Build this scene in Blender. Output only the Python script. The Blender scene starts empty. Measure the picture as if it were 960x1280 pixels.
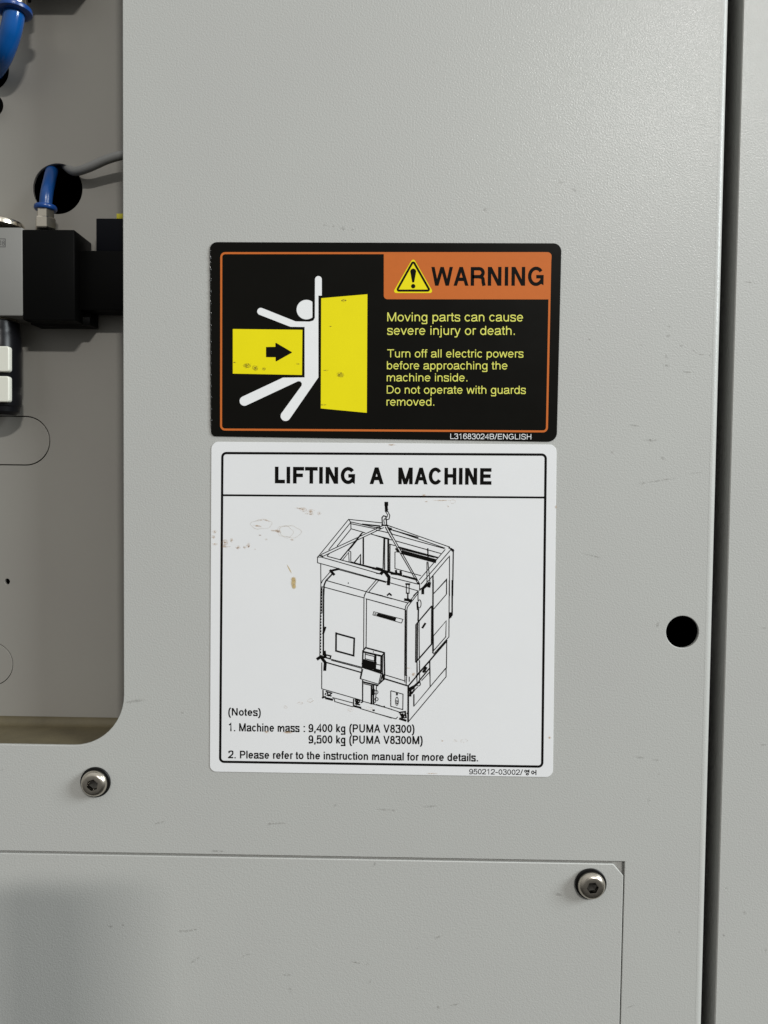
import bpy, bmesh, math, random
from mathutils import Vector, Matrix
random.seed(7)
SC = bpy.context.scene
COL = SC.collection

# ------------------------------------------------------------------ camera
D = 0.3848                       # distance of the lens from the sheet metal face, metres
U = D / 962.0                    # one photo pixel on the face of the front panel (0.4 mm)
PITCH, YAW, ROLL = -0.03690768, -0.01804292, 0.01064854
FW = Vector((math.sin(YAW) * math.cos(PITCH), math.cos(YAW) * math.cos(PITCH), math.sin(PITCH)))
R0 = FW.cross(Vector((0, 0, 1))).normalized()
U0 = R0.cross(FW)
RT = math.cos(ROLL) * R0 + math.sin(ROLL) * U0
UP = -math.sin(ROLL) * R0 + math.cos(ROLL) * U0
cam = bpy.data.cameras.new("camera")
cam.sensor_fit = 'VERTICAL'
cam.sensor_height = 34.6
cam.lens = 962.0 / 1280.0 * 34.6
cam.clip_start = 0.01
cam.clip_end = 100
camo = bpy.data.objects.new("camera", cam)
COL.objects.link(camo)
camo.matrix_world = Matrix(((RT.x, UP.x, -FW.x, 0), (RT.y, UP.y, -FW.y, -D), (RT.z, UP.z, -FW.z, 0), (0, 0, 0, 1)))
SC.camera = camo

# ------------------------------------------------------------------ world: dim factory hall, paler ceiling
w = bpy.data.worlds.new("World")
SC.world = w
w.use_nodes = True
nt = w.node_tree
bg = nt.nodes['Background']
tc = nt.nodes.new('ShaderNodeTexCoord')
sp = nt.nodes.new('ShaderNodeSeparateXYZ')
rp = nt.nodes.new('ShaderNodeValToRGB')
mr = nt.nodes.new('ShaderNodeMapRange')
mr.inputs['From Min'].default_value = -1
mr.inputs['From Max'].default_value = 1
nt.links.new(tc.outputs['Generated'], sp.inputs[0])
nt.links.new(sp.outputs['Z'], mr.inputs['Value'])
nt.links.new(mr.outputs[0], rp.inputs[0])
rp.color_ramp.elements[0].position = 0.2
rp.color_ramp.elements[0].color = (0.075, 0.073, 0.068, 1)
rp.color_ramp.elements[1].position = 0.95
rp.color_ramp.elements[1].color = (1.2, 1.21, 1.18, 1)
nt.links.new(rp.outputs[0], bg.inputs[0])
bg.inputs[1].default_value = 0.52

# ------------------------------------------------------------------ lamps of the hall
def area(name, loc, target, sx, sy, power, col):
    l = bpy.data.lights.new(name, 'AREA')
    l.shape = 'RECTANGLE'
    l.size, l.size_y, l.energy, l.color = sx, sy, power, col
    o = bpy.data.objects.new(name, l)
    COL.objects.link(o)
    o.location = loc
    o.rotation_euler = (Vector(target) - Vector(loc)).to_track_quat('-Z', 'Y').to_euler()
    return o
LA = Vector((0.150, -0.385, 0.215)).normalized()
area("ceiling_lamp", LA * 7.9, (0, 0, 0), 0.80, 0.15, 244, (1.0, 0.985, 0.95))
LB = Vector((2.35, -1.0, 1.0)).normalized()
area("ceiling_lamp", LB * 4.0, (0, 0, 0), 1.2, 1.5, 160, (0.90, 0.97, 1.0))
SC.view_settings.view_transform = 'Standard'
SC.view_settings.look = 'None'
SC.view_settings.exposure = 0
SC.view_settings.gamma = 1

# ------------------------------------------------------------------ helpers
def P(px, py, y=0.0):
    """world point on the plane at depth y under a point of the photograph"""
    d = FW + RT * ((px - 480) / 962.0) + UP * ((640 - py) / 962.0)
    t = (y + D) / d.y
    return Vector((d.x * t, y, d.z * t))
def lin(r, g, b):
    f = lambda c: c / 12.92 if c <= 0.04045 else ((c + 0.055) / 1.055) ** 2.4
    return (f(r / 255), f(g / 255), f(b / 255), 1)
def link(name, me, mat=None, parent=None):
    o = bpy.data.objects.new(name, me)
    COL.objects.link(o)
    if mat is not None:
        me.materials.clear()
        me.materials.append(mat)
    if parent is not None:
        o.parent = parent
        o.matrix_parent_inverse = parent.matrix_world.inverted()
    return o
def empty(name, loc=(0, 0, 0)):
    o = bpy.data.objects.new(name, None)
    COL.objects.link(o)
    o.empty_display_size = 0.01
    o.location = loc
    o.matrix_world = Matrix.Translation(Vector(loc))
    return o
def tag(o, label=None, cat=None, group=None, kind=None):
    if label: o['label'] = label
    if cat: o['category'] = cat
    if group: o['group'] = group
    if kind: o['kind'] = kind
    return o
def smooth(me, ang=35):
    for p in me.polygons: p.use_smooth = True
    me.set_sharp_from_angle(angle=math.radians(ang))
def rrect(pts, r, n=7):
    """round the corners of a polygon of 2D points; r is one radius or a list"""
    out = []
    k = len(pts)
    for i in range(k):
        ri = r[i] if isinstance(r, (list, tuple)) else r
        p, a, b = Vector(pts[i]), Vector(pts[i - 1]), Vector(pts[(i + 1) % k])
        if ri <= 0:
            out.append(tuple(p)); continue
        da, db = (a - p).normalized(), (b - p).normalized()
        th = da.angle(db)
        t = ri / math.tan(th / 2)
        c = p + (da + db).normalized() * (ri / math.sin(th / 2))
        s, e = p + da * t - c, p + db * t - c
        sweep = math.pi - th
        sgn = 1 if s.x * e.y - s.y * e.x > 0 else -1
        for j in range(n + 1):
            an = sgn * sweep * j / n
            out.append((c.x + s.x * math.cos(an) - s.y * math.sin(an), c.y + s.x * math.sin(an) + s.y * math.cos(an)))
    return out
def circ(cx, cy, r, n=48, a0=0.0, ry=None):
    ry = r if ry is None else ry
    return [(cx + r * math.cos(a0 + 2 * math.pi * i / n), cy + ry * math.sin(a0 + 2 * math.pi * i / n)) for i in range(n)]
def px2xz(pts, y=0.0):
    return [(v.x, v.z) for v in (P(a, b, y) for a, b in pts)]
def plate_mesh(loops, y, th, bev=0.0, res=3):
    """flat sheet with holes: loops of (x, z); front face at y, back at y + th"""
    cu = bpy.data.curves.new("outline", 'CURVE')
    cu.dimensions = '2D'
    cu.fill_mode = 'BOTH'
    for lp in loops:
        s = cu.splines.new('POLY')
        s.points.add(len(lp) - 1)
        for q, (x, z) in zip(s.points, lp): q.co = (x, z, 0, 1)
        s.use_cyclic_u = True
    cu.extrude = max(th / 2 - bev, 0)
    cu.bevel_depth = bev
    cu.bevel_resolution = res
    cu.offset = -bev
    o = bpy.data.objects.new("outline", cu)
    COL.objects.link(o)
    dg = bpy.context.evaluated_depsgraph_get()
    me = bpy.data.meshes.new_from_object(o.evaluated_get(dg))
    bpy.data.objects.remove(o)
    bpy.data.curves.remove(cu)
    me.transform(Matrix.Translation((0, y + th / 2, 0)) @ Matrix.Rotation(math.pi / 2, 4, 'X'))
    smooth(me, 30)
    return me
class MB:
    """collects faces into one mesh"""
    def __init__(s): s.bm = bmesh.new(); s.k = 0
    def poly(s, pts):
        vs = [s.bm.verts.new(p) for p in pts]
        f = s.bm.faces.new(vs)
        return f
    def box(s, a, b, bev=0.0, seg=2):
        a, b = Vector(a), Vector(b)
        bm = bmesh.new()
        bmesh.ops.create_cube(bm, size=1)
        for v in bm.verts:
            v.co = Vector([(a[i] + b[i]) / 2 + v.co[i] * (b[i] - a[i]) for i in range(3)])
        if bev: bmesh.ops.bevel(bm, geom=bm.edges[:], offset=bev, segments=seg, affect='EDGES', profile=0.5)
        s.merge(bm)
    def merge(s, bm):
        me = bpy.data.meshes.new("tmp")
        bm.to_mesh(me); bm.free()
        s.bm.from_mesh(me)
        bpy.data.meshes.remove(me)
    def lathe(s, prof, M, n=48):
        """prof: (radius, height) pairs turned about local z"""
        rings = []
        for r, h in prof:
            if r < 1e-9: rings.append([s.bm.verts.new(M @ Vector((0, 0, h)))])
            else: rings.append([s.bm.verts.new(M @ Vector((r * math.cos(2 * math.pi * i / n), r * math.sin(2 * math.pi * i / n), h))) for i in range(n)])
        for A, B in zip(rings, rings[1:]):
            for i in range(n):
                j = (i + 1) % n
                if len(A) == 1 and len(B) == 1: continue
                if len(A) == 1: s.bm.faces.new((A[0], B[i], B[j]))
                elif len(B) == 1: s.bm.faces.new((A[i], A[j], B[0]))
                else: s.bm.faces.new((A[i], A[j], B[j], B[i]))
    def tube(s, path, r, n=20, cap=True):
        pts = spline(path, 10)
        prev = None; rings = []
        nrm = Vector((0.3, 1, 0.2))
        for i, p in enumerate(pts):
            t = (pts[min(i + 1, len(pts) - 1)] - pts[max(i - 1, 0)]).normalized()
            nrm = (nrm - t * nrm.dot(t)).normalized()
            b = t.cross(nrm)
            rings.append([s.bm.verts.new(p + (nrm * math.cos(2 * math.pi * k / n) + b * math.sin(2 * math.pi * k / n)) * r) for k in range(n)])
        for A, B in zip(rings, rings[1:]):
            for i in range(n):
                j = (i + 1) % n
                s.bm.faces.new((A[i], A[j], B[j], B[i]))
        if cap:
            s.bm.faces.new(rings[0]); s.bm.faces.new(rings[-1])
    def build(s, name, mat, parent=None, ang=35, recalc=True):
        me = bpy.data.meshes.new(name)
        if recalc: bmesh.ops.recalc_face_normals(s.bm, faces=s.bm.faces[:])
        s.bm.to_mesh(me); s.bm.free()
        smooth(me, ang)
        return link(name, me, mat, parent)
def spline(path, n=8):
    path = [Vector(p) for p in path]
    q = [path[0] * 2 - path[1]] + path + [path[-1] * 2 - path[-2]]
    out = []
    for i in range(1, len(q) - 2):
        for k in range(n):
            t = k / n
            a, b, c, d = q[i - 1], q[i], q[i + 1], q[i + 2]
            out.append(0.5 * ((2 * b) + (c - a) * t + (2 * a - 5 * b + 4 * c - d) * t * t + (3 * b - a - 3 * c + d) * t ** 3))
    out.append(path[-1])
    return out

# ---- ink printed on a sticker: flat film a few hundredths of a millimetre thick
class Ink:
    def __init__(s, y): s.y = y; s.bm = bmesh.new(); s.k = 0
    def _face(s, pts):
        s.bm.faces.new([s.bm.verts.new(p) for p in pts])
    def poly(s, pts, lift=0.0):
        """polygon of photo pixels"""
        s.k += 1
        y = s.y - lift - s.k * 2e-7
        v = [P(a, b, y) for a, b in pts]
        ar = sum(v[i - 1].x * v[i].z - v[i].x * v[i - 1].z for i in range(len(v)))
        if ar < 0: v.reverse()          # faces look out of the panel
        s._face(v)
    def ribbon(s, pts, wpx, closed=False, world=False, round_caps=False):
        s.k += 1
        y = s.y - s.k * 2e-7
        w = wpx * U / 2
        p = [Vector(q) for q in pts] if world else [Vector((v.x, v.z)) for v in (P(a, b, y) for a, b in pts)]
        c = [p[0]]
        for q in p[1:]:
            if (q - c[-1]).length > 1e-6: c.append(q)
        if closed and (c[0] - c[-1]).length < 1e-6: c.pop()
        n = len(c)
        if n < 2: return
        L, R = [], []
        for i in range(n):
            a = c[i - 1] if (i > 0 or closed) else None
            b = c[(i + 1) % n] if (i < n - 1 or closed) else None
            d1 = (c[i] - a).normalized() if a is not None else None
            d2 = (b - c[i]).normalized() if b is not None else None
            if d1 is None: d1 = d2
            if d2 is None: d2 = d1
            n1, n2 = Vector((-d1.y, d1.x)), Vector((-d2.y, d2.x))
            m = n1 + n2
            if m.length < 1e-4: m = n1.copy()
            m.normalize()
            k = min(1 / max(m.dot(n1), 0.1), 1.9)
            L.append(c[i] + m * w * k); R.append(c[i] - m * w * k)
        vl = [s.bm.verts.new((q.x, y, q.y)) for q in L]
        vr = [s.bm.verts.new((q.x, y, q.y)) for q in R]
        for i in range(n if closed else n - 1):
            j = (i + 1) % n
            s.bm.faces.new((vr[i], vr[j], vl[j], vl[i]))
        if round_caps and not closed:
            for e in (c[0], c[-1]): s.disc(e, w)
    def disc(s, c, r, n=20):
        s.k += 1
        y = s.y - s.k * 2e-7
        s._face([(c[0] + r * math.cos(2 * math.pi * i / n), y, c[1] + r * math.sin(2 * math.pi * i / n)) for i in range(n)])
    def dot(s, px, py, rpx):
        q = P(px, py, s.y)
        s.disc((q.x, q.z), rpx * U)
    def text(s, txt, a, b, cap, weight):
        """single-stroke lettering from pixel a to pixel b along the baseline"""
        A, B = P(a[0], a[1], s.y), P(b[0], b[1], s.y)
        A, B = Vector((A.x, A.z)), Vector((B.x, B.z))
        h = weight / 2.0
        x = 0; items = []
        first = True
        for ch in txt:
            adv, st = glyph(ch, h)
            items.append((x, st)); x += adv
        xs = []
        for ox, st in items:
            for ln in st:
                if ln[0] == 'S': hw = slant_half(ln, h); xs += [ox + ln[1] - hw + h * .9, ox + ln[1] + hw - h * .9, ox + ln[3] - hw + h * .9, ox + ln[3] + hw - h * .9]
                else: xs += [ox + p[0] for p in ln]
        lo, hi = min(xs) - h * 0.9, max(xs) + h * 0.9
        ex = (B - A).normalized(); ez = Vector((-ex.y, ex.x))
        sx = (B - A).length / (hi - lo)
        sy = cap * U / 718.0
        for ox, st in items:
            for ln in st:
                if ln[0] == 'S':         # slanted stem cut level with the baseline and cap line
                    _, xa, ya, xb, yb = ln
                    hw = slant_half(ln, h)
                    s.k += 1
                    yy = s.y - s.k * 2e-7
                    q = [A + ex * ((ox + u - lo) * sx) + ez * (v * sy) for u, v in ((xa - hw, ya), (xa + hw, ya), (xb + hw, yb), (xb - hw, yb))]
                    s._face([(p.x, yy, p.y) for p in q])
                    continue
                s.ribbon([A + ex * ((ox + q[0] - lo) * sx) + ez * (q[1] * sy) for q in ln], weight * (sx * 0.5 + sy * 0.5) / U, world=True)
    def build(s, name, mat, parent):
        me = bpy.data.meshes.new(name)
        s.bm.normal_update()
        for f in s.bm.faces:
            if f.normal.y > 0: f.normal_flip()
        s.bm.to_mesh(me); s.bm.free()
        return link(name, me, mat, parent)

def arc(cx, cy, rx, ry, a0, a1, n=14):
    return [(cx + rx * math.cos(math.radians(a0 + (a1 - a0) * i / n)), cy + ry * math.sin(math.radians(a0 + (a1 - a0) * i / n))) for i in range(n + 1)]
def cr(*pts):
    return [(v.x, v.y) for v in spline([Vector((a, b, 0)) for a, b in pts], 5)]
def ell(x0, x1, y0, y1):
    return arc((x0 + x1) / 2, (y0 + y1) / 2, (x1 - x0) / 2, (y1 - y0) / 2, 90, 450, 24)
def slant_half(ln, h):
    dx, dy = ln[3] - ln[1], ln[4] - ln[2]
    return h * math.hypot(dx, dy) / abs(dy)
def glyph(c, h):
    T, B, X, DS = 718 - h, h, 523 - h, -205 + h
    mid = 372
    if c == ' ': return 278, []
    if c == 'A': return 667, [('S', 14 + h * 1.07, 0, 333, 718), ('S', 653 - h * 1.07, 0, 333, 718), [(140, 245), (526, 245)]]
    if c == 'B': return 667, [[(76 + h, B), (76 + h, T), (380, T)] + arc(390, (T + mid) / 2, 225 - h, (T - mid) / 2, 90, -90) + [(76 + h, mid)], [(380, mid)] + arc(400, (mid + B) / 2, 235 - h, (mid - B) / 2, 90, -90) + [(76 + h, B)]]
    if c == 'C': return 722, [arc(365, 359, 321 - h, 372 - h, 35, 325, 26)]
    if c == 'D': return 722, [[(76 + h, B), (76 + h, T), (330, T)] + arc(340, 359, 336 - h, T - 359, 90, -90, 20) + [(76 + h, B), (76 + h, B + 40)]]
    if c == 'E': return 667, [[(616, T), (76 + h, T), (76 + h, B), (621, B)], [(76 + h, mid), (580, mid)]]
    if c == 'F': return 611, [[(583, T), (76 + h, T), (76 + h, 0)], [(76 + h, mid - 20), (530, mid - 20)]]
    if c == 'G': return 778, [arc(385, 359, 337 - h, 372 - h, 38, 318, 26) + [(705 - h, 128), (705 - h, 345), (395, 345)]]
    if c == 'H': return 722, [[(79 + h, 0), (79 + h, 718)], [(644 - h, 0), (644 - h, 718)], [(79 + h, mid), (644 - h, mid)]]
    if c == 'I': return 278, [[(139, 0), (139, 718)]]
    if c == 'L': return 556, [[(76 + h, 718), (76 + h, B), (537, B)]]
    if c == 'M': return 833, [[(73 + h, 0), (73 + h, 718)], [(761 - h, 0), (761 - h, 718)], ('S', 73 + h * 1.1, 718, 416, 0), ('S', 761 - h * 1.1, 718, 416, 0)]
    if c == 'N': return 722, [[(76 + h, 0), (76 + h, 718)], [(646 - h, 0), (646 - h, 718)], ('S', 76 + h * 1.15, 718, 646 - h * 1.15, 0)]
    if c == 'P': return 667, [[(76 + h, 0), (76 + h, T), (390, T)] + arc(400, (T + 330) / 2, 222 - h, (T - 330) / 2, 90, -90) + [(76 + h, 330)]]
    if c == 'R': return 722, [[(76 + h, 0), (76 + h, T), (420, T)] + arc(430, (T + 345) / 2, 232 - h, (T - 345) / 2, 90, -90) + [(76 + h, 345)], cr((420, 345), (535, 320), (590, 255), (605, 128), (640, 0))]
    if c == 'S': return 667, [cr((590 + 10 - h, 520), (545, 630), (335, 735 - h), (140, 655), (90 + h * .3, 530), (165, 430), (335, 378), (525, 315), (622 - h, 200), (540, 70), (335, -15 + h), (125, 70), (50 + h, 225))]
    if c == 'T': return 611, [[(14, T), (597, T)], [(305, T), (305, 0)]]
    if c == 'U': return 722, [[(79 + h, 718), (79 + h, 260)] + arc(361, 260, 282 - h, 275 - h, 180, 360, 18) + [(643 - h, 718)]]
    if c == 'V': return 667, [('S', 14 + h * 1.07, 718, 333, 0), ('S', 653 - h * 1.07, 718, 333, 0)]
    if c == 'W': return 944, [('S', 16 + h, 718, 250, 0), ('S', 472, 718, 250, 0), ('S', 472, 718, 694, 0), ('S', 928 - h, 718, 694, 0)]
    if c == 'a': return 556, [cr((60 + h, 360), (110, 460), (265, 538 - h), (410, 490 - h * .3), (470 - h * .6, 360), (470 - h * .6, 120), (490, 50), (535, 40)), cr((468 - h * .6, 305), (330, 275), (140, 235), (36 + h, 128), (95, 40 + h * .4), (210, -15 + h), (370, 60), (462 - h * .6, 170))]
    if c == 'b': return 556, [[(58 + h, 0), (58 + h, 718)], ell(58 + h, 517 - h, -15 + h, 538 - h)]
    if c == 'c': return 500, [arc(262, 262, 232 - h, 276 - h, 38, 322, 22)]
    if c == 'd': return 556, [[(499 - h, 0), (499 - h, 718)], ell(35 + h, 499 - h, -15 + h, 538 - h)]
    if c == 'e': return 556, [[(40 + h, 268), (510 - h, 268)] + arc(278, 262, 238 - h, 276 - h, 6, 322, 24)]
    if c == 'f': return 278, [cr((268, 725 - h), (190, 722 - h), (140, 670), (132, 590)) + [(132, 0)], [(14, X), (262, X)]]
    if c == 'g': return 556, [ell(40 + h, 490 - h, -5 + h, 538 - h), [(490 - h, 523), (490 - h, -40)] + cr((490 - h, -50), (440, -170), (270, -220 + h), (110, -180), (60 + h, -100))]
    if c == 'h': return 556, [[(65 + h, 0), (65 + h, 718)], [(65 + h, 310)] + arc(278, 320, 213 - h, 218 - h, 175, 0, 14) + [(491 - h, 0)]]
    if c == 'i': return 222, [[(111, 0), (111, 523)], [(111, 618), (111, 718)]]
    if c == 'j': return 222, [[(111, 523), (111, -60)] + cr((111, -70), (100, -160), (50, DS), (-16, DS)), [(111, 618), (111, 718)]]
    if c == 'k': return 500, [[(67 + h, 0), (67 + h, 718)], ('S', 470 - h, 523, 75 + h, 128), ('S', 205, 310, 490 - h, 0)]
    if c == 'l': return 222, [[(111, 0), (111, 718)]]
    if c == 'm': return 833, [[(65 + h, 0), (65 + h, 523)], [(65 + h, 330)] + arc(242, 340, 177 - h, 198 - h, 172, 0, 12) + [(419 - h, 0)], [(419 - h, 330)] + arc(592, 340, 177 - h, 198 - h, 172, 0, 12) + [(769 - h, 0)]]
    if c == 'n': return 556, [[(65 + h, 0), (65 + h, 523)], [(65 + h, 310)] + arc(278, 320, 213 - h, 218 - h, 175, 0, 14) + [(491 - h, 0)]]
    if c == 'o': return 556, [ell(35 + h, 521 - h, -15 + h, 538 - h)]
    if c == 'p': return 556, [[(58 + h, -207), (58 + h, 523)], ell(58 + h, 517 - h, -15 + h, 538 - h)]
    if c == 'r': return 333, [[(77 + h, 0), (77 + h, 523)], cr((77 + h, 290), (130, 430), (220, 500 - h * .4), (330, 525 - h))]
    if c == 's': return 500, [cr((450 - h, 385), (400, 480), (250, 538 - h), (110, 490), (64 + h * .4, 395), (130, 310), (250, 272), (385, 230), (464 - h, 145), (400, 40), (250, -15 + h), (100, 40), (34 + h, 155))]
    if c == 't': return 278, [[(128, 669), (128, 110)] + cr((128, 105), (150, 50), (200, h), (262, h)), [(14, X), (257, X)]]
    if c == 'u': return 556, [[(68 + h, 523), (68 + h, 205)] + arc(278, 205, 210 - h, 220 - h, 180, 355, 14) + [(489 - h, 215)], [(489 - h, 0), (489 - h, 523)]]
    if c == 'v': return 500, [('S', 8 + h * 1.1, 523, 250, 0), ('S', 492 - h * 1.1, 523, 250, 0)]
    if c == 'w': return 722, [('S', 14 + h, 523, 190, 0), ('S', 361, 523, 190, 0), ('S', 361, 523, 532, 0), ('S', 709 - h, 523, 532, 0)]
    if c == 'y': return 500, [('S', 11 + h * 1.1, 523, 250, 0), [(489 - h, 523), (255, 0)] + cr((250, -15), (205, -130), (140, DS), (30, DS))]
    if c == '0': return 556, [ell(37 + h, 519 - h, -15 + h, 718 - h)]
    if c == '1': return 556, [[(310, 0), (310, 690), (255, 610), (110, 560)]]
    if c == '2': return 556, [cr((40 + h, 480), (90, 620), (275, 725 - h), (440, 640), (500 - h * .6, 520), (440, 390), (250, 225), (110, 110), (55, B + 20)) + [(50, B), (507, B)]]
    if c == '3': return 556, [cr((45 + h, 540), (110, 660), (270, 722 - h), (430, 650), (475 - h * .6, 535), (410, 420), (290, 385), (230, 383)), cr((250, 383), (420, 350), (520 - h, 215), (450, 60), (275, -15 + h), (100, 50), (34 + h, 190))]
    if c == '4': return 556, [[(400, 0), (400, 672), (50, 200), (523, 200)]]
    if c == '5': return 556, [[(480, T), (140, T), (95, 345)] + cr((100, 350), (270, 455), (440, 400), (515 - h, 235), (440, 55), (265, -15 + h), (100, 45), (38 + h, 175))]
    if c == '6': return 556, [ell(40 + h, 518 - h, -15 + h, 445), cr((490 - h, 560), (430, 670), (290, 722 - h), (120, 610), (45 + h, 380), (40 + h, 230))]
    if c == '8': return 556, [ell(70 + h, 486 - h, 380, 722 - h), ell(38 + h, 518 - h, -15 + h, 380)]
    if c == '9': return 556, [ell(38 + h, 516 - h, 260, 718 - h), cr((66 + h, 145), (130, 30), (270, -15 + h), (440, 95), (511 - h, 320), (516 - h, 480))]
    if c == '.': return 278, [[(139, 0), (139, 106)]]
    if c == ',': return 278, [[(139, 106), (139, 20), (105, -120)]]
    if c == ':': return 278, [[(139, 0), (139, 106)], [(139, 417), (139, 523)]]
    if c == '(': return 333, [cr((300, 740), (180, 580), (130, 260), (180, -50), (300, -205))]
    if c == ')': return 333, [cr((33, 740), (153, 580), (203, 260), (153, -50), (33, -205))]
    if c == '/': return 360, [[(50, -19), (310, 737)]]
    if c == '-': return 400, [[(44, 270), (356, 270)]]
    return 500, []

# ------------------------------------------------------------------ materials
def mat(name, col, rough=0.5, metal=0.0, spec=0.5, coat=0.0):
    m = bpy.data.materials.new(name)
    m.use_nodes = True
    b = m.node_tree.nodes['Principled BSDF']
    b.inputs['Base Color'].default_value = col
    b.inputs['Roughness'].default_value = rough
    b.inputs['Metallic'].default_value = metal
    b.inputs['Specular IOR Level'].default_value = spec
    b.inputs['Coat Weight'].default_value = coat
    return m
def noise(nt, scale, detail=3, rough=0.5, src=None):
    n = nt.nodes.new('ShaderNodeTexNoise')
    n.inputs['Scale'].default_value = scale
    n.inputs['Detail'].default_value = detail
    n.inputs['Roughness'].default_value = rough
    nt.links.new(src, n.inputs['Vector'])
    return n
def textured(m, bump_scale, bump_dist, strength, var=0.05, var_scale=14, rvar=0.0, speck=0.0, hue=0.0):
    """paint: orange-peel bump, slow tone drift, a few tiny dirt specks"""
    nt = m.node_tree
    b = nt.nodes['Principled BSDF']
    tc = nt.nodes.new('ShaderNodeTexCoord')
    src = tc.outputs['Object']
    n = noise(nt, bump_scale, 2.5, 0.55, src)
    bp = nt.nodes.new('ShaderNodeBump')
    bp.inputs['Distance'].default_value = bump_dist
    bp.inputs['Strength'].default_value = strength
    nt.links.new(n.outputs[0], bp.inputs['Height'])
    nt.links.new(bp.outputs[0], b.inputs['Normal'])
    col = b.inputs['Base Color'].default_value[:]
    v = noise(nt, var_scale, 5, 0.6, src)
    mx = nt.nodes.new('ShaderNodeMix'); mx.data_type = 'RGBA'
    mx.inputs[6].default_value = (col[0] * (1 - var) * (1 + hue), col[1] * (1 - var), col[2] * (1 - var) * (1 + hue), 1)
    mx.inputs[7].default_value = (col[0] * (1 + var) * (1 - hue), col[1] * (1 + var), col[2] * (1 + var) * (1 - hue), 1)
    nt.links.new(v.outputs[0], mx.inputs[0])
    out = mx.outputs[2]
    if speck:
        s = noise(nt, 260, 2, 0.5, src)
        g = noise(nt, 30, 3, 0.6, src)
        mu = nt.nodes.new('ShaderNodeMath'); mu.operation = 'MULTIPLY'
        nt.links.new(s.outputs[0], mu.inputs[0]); nt.links.new(g.outputs[0], mu.inputs[1])
        r2 = nt.nodes.new('ShaderNodeMapRange')
        r2.inputs['From Min'].default_value = 0.455; r2.inputs['From Max'].default_value = 0.50
        nt.links.new(mu.outputs[0], r2.inputs['Value'])
        m3 = nt.nodes.new('ShaderNodeMath'); m3.operation = 'MULTIPLY'; m3.inputs[1].default_value = speck
        nt.links.new(r2.outputs[0], m3.inputs[0])
        mx2 = nt.nodes.new('ShaderNodeMix'); mx2.data_type = 'RGBA'
        nt.links.new(m3.outputs[0], mx2.inputs[0])
        nt.links.new(out, mx2.inputs[6])
        mx2.inputs[7].default_value = lin(95, 82, 78)
        out = mx2.outputs[2]
    nt.links.new(out, b.inputs['Base Color'])
    if rvar:
        r = b.inputs['Roughness'].default_value
        rm = nt.nodes.new('ShaderNodeMapRange')
        rm.inputs['To Min'].default_value = r - rvar; rm.inputs['To Max'].default_value = r + rvar
        nt.links.new(v.outputs[0], rm.inputs['Value'])
        nt.links.new(rm.outputs[0], b.inputs['Roughness'])
    return m
PAINT = textured(mat('grey_powder_coat', (0.441, 0.439, 0.416, 1), 0.43, 0, 0.40), 1150, 0.0003, 0.42, 0.03, 13, 0.07, 0.2, 0.010)
pn = PAINT.node_tree
pb = pn.nodes['Principled BSDF']
pb.inputs['Coat Weight'].default_value = 0.075
pb.inputs['Coat Roughness'].default_value = 0.10
pn.links.new(pb.inputs['Normal'].links[0].from_socket, pb.inputs['Coat Normal'])
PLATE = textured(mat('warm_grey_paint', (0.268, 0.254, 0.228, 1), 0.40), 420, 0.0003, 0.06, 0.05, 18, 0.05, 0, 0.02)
LEDGE = textured(mat('oil_stained_paint', (0.108, 0.089, 0.050, 1), 0.5), 300, 0.0005, 0.2, 0.35, 70, 0, 0.8)
DARK = mat('dark_cavity', (0.012, 0.012, 0.013, 1), 0.8, 0, 0.2)
WALLGREY = mat('dim_grey_primer', (0.20, 0.198, 0.19, 1), 0.6)
VBLACK = textured(mat('black_vinyl', (0.0050, 0.0046, 0.0036, 1), 0.30, 0, 0.07), 60, 0.0006, 0.10, 0.15, 40, 0.05)
VWHITE = textured(mat('white_vinyl', (0.765, 0.762, 0.765, 1), 0.36, 0, 0.3), 45, 0.0006, 0.08, 0.02, 30, 0.04)
I_ORANGE = textured(mat('orange_ink', lin(196, 104, 46), 0.4, 0, 0.12), 300, 0.0001, 0.1, 0.05, 300)
I_YELLOW = textured(mat('yellow_ink', lin(234, 219, 18), 0.4, 0, 0.15), 300, 0.0001, 0.1, 0.04, 60)
I_PALEY = mat('pale_yellow_ink', lin(222, 221, 104), 0.4, 0, 0.15)
I_WHITE = textured(mat('white_ink', (0.82, 0.82, 0.82, 1), 0.4, 0, 0.2), 300, 0.0001, 0.1, 0.03, 60)
I_BLACK = mat('black_ink', (0.005, 0.0045, 0.004, 1), 0.45, 0, 0.05)
STEEL = textured(mat('dull_steel', (0.60, 0.55, 0.475, 1), 0.25, 1.0), 900, 0.0001, 0.15, 0.12, 400, 0.06)
NICKEL = mat('nickel', (0.72, 0.66, 0.56, 1), 0.22, 1.0)
SKIRT = mat('dark_steel', (0.10, 0.094, 0.085, 1), 0.30, 1.0)
SOCKET = mat('socket_steel', (0.16, 0.15, 0.135, 1), 0.12, 1.0)
RUBBER = mat('black_washer', (0.008, 0.0075, 0.007, 1), 0.45, 0, 0.2)
BLUE = mat('blue_hose', lin(10, 78, 146), 0.14, 0, 0.5)
BLUE2 = mat('blue_collar', lin(14, 62, 128), 0.3)
CABLE = textured(mat('grey_cable_jacket', lin(128, 128, 126), 0.5), 500, 0.0002, 0.1)
SILVER = textured(mat('silver_paint', (0.19, 0.185, 0.172, 1), 0.42), 700, 0.0002, 0.12, 0.03, 60)
BLACKP = textured(mat('black_plastic', (0.0022, 0.0022, 0.0021, 1), 0.45, 0, 0.06), 600, 0.0002, 0.12, 0.1, 100)
NAVY = textured(mat('navy_black_plastic', (0.0035, 0.0038, 0.006, 1), 0.45, 0, 0.08), 600, 0.0002, 0.12, 0.1, 100)
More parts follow.
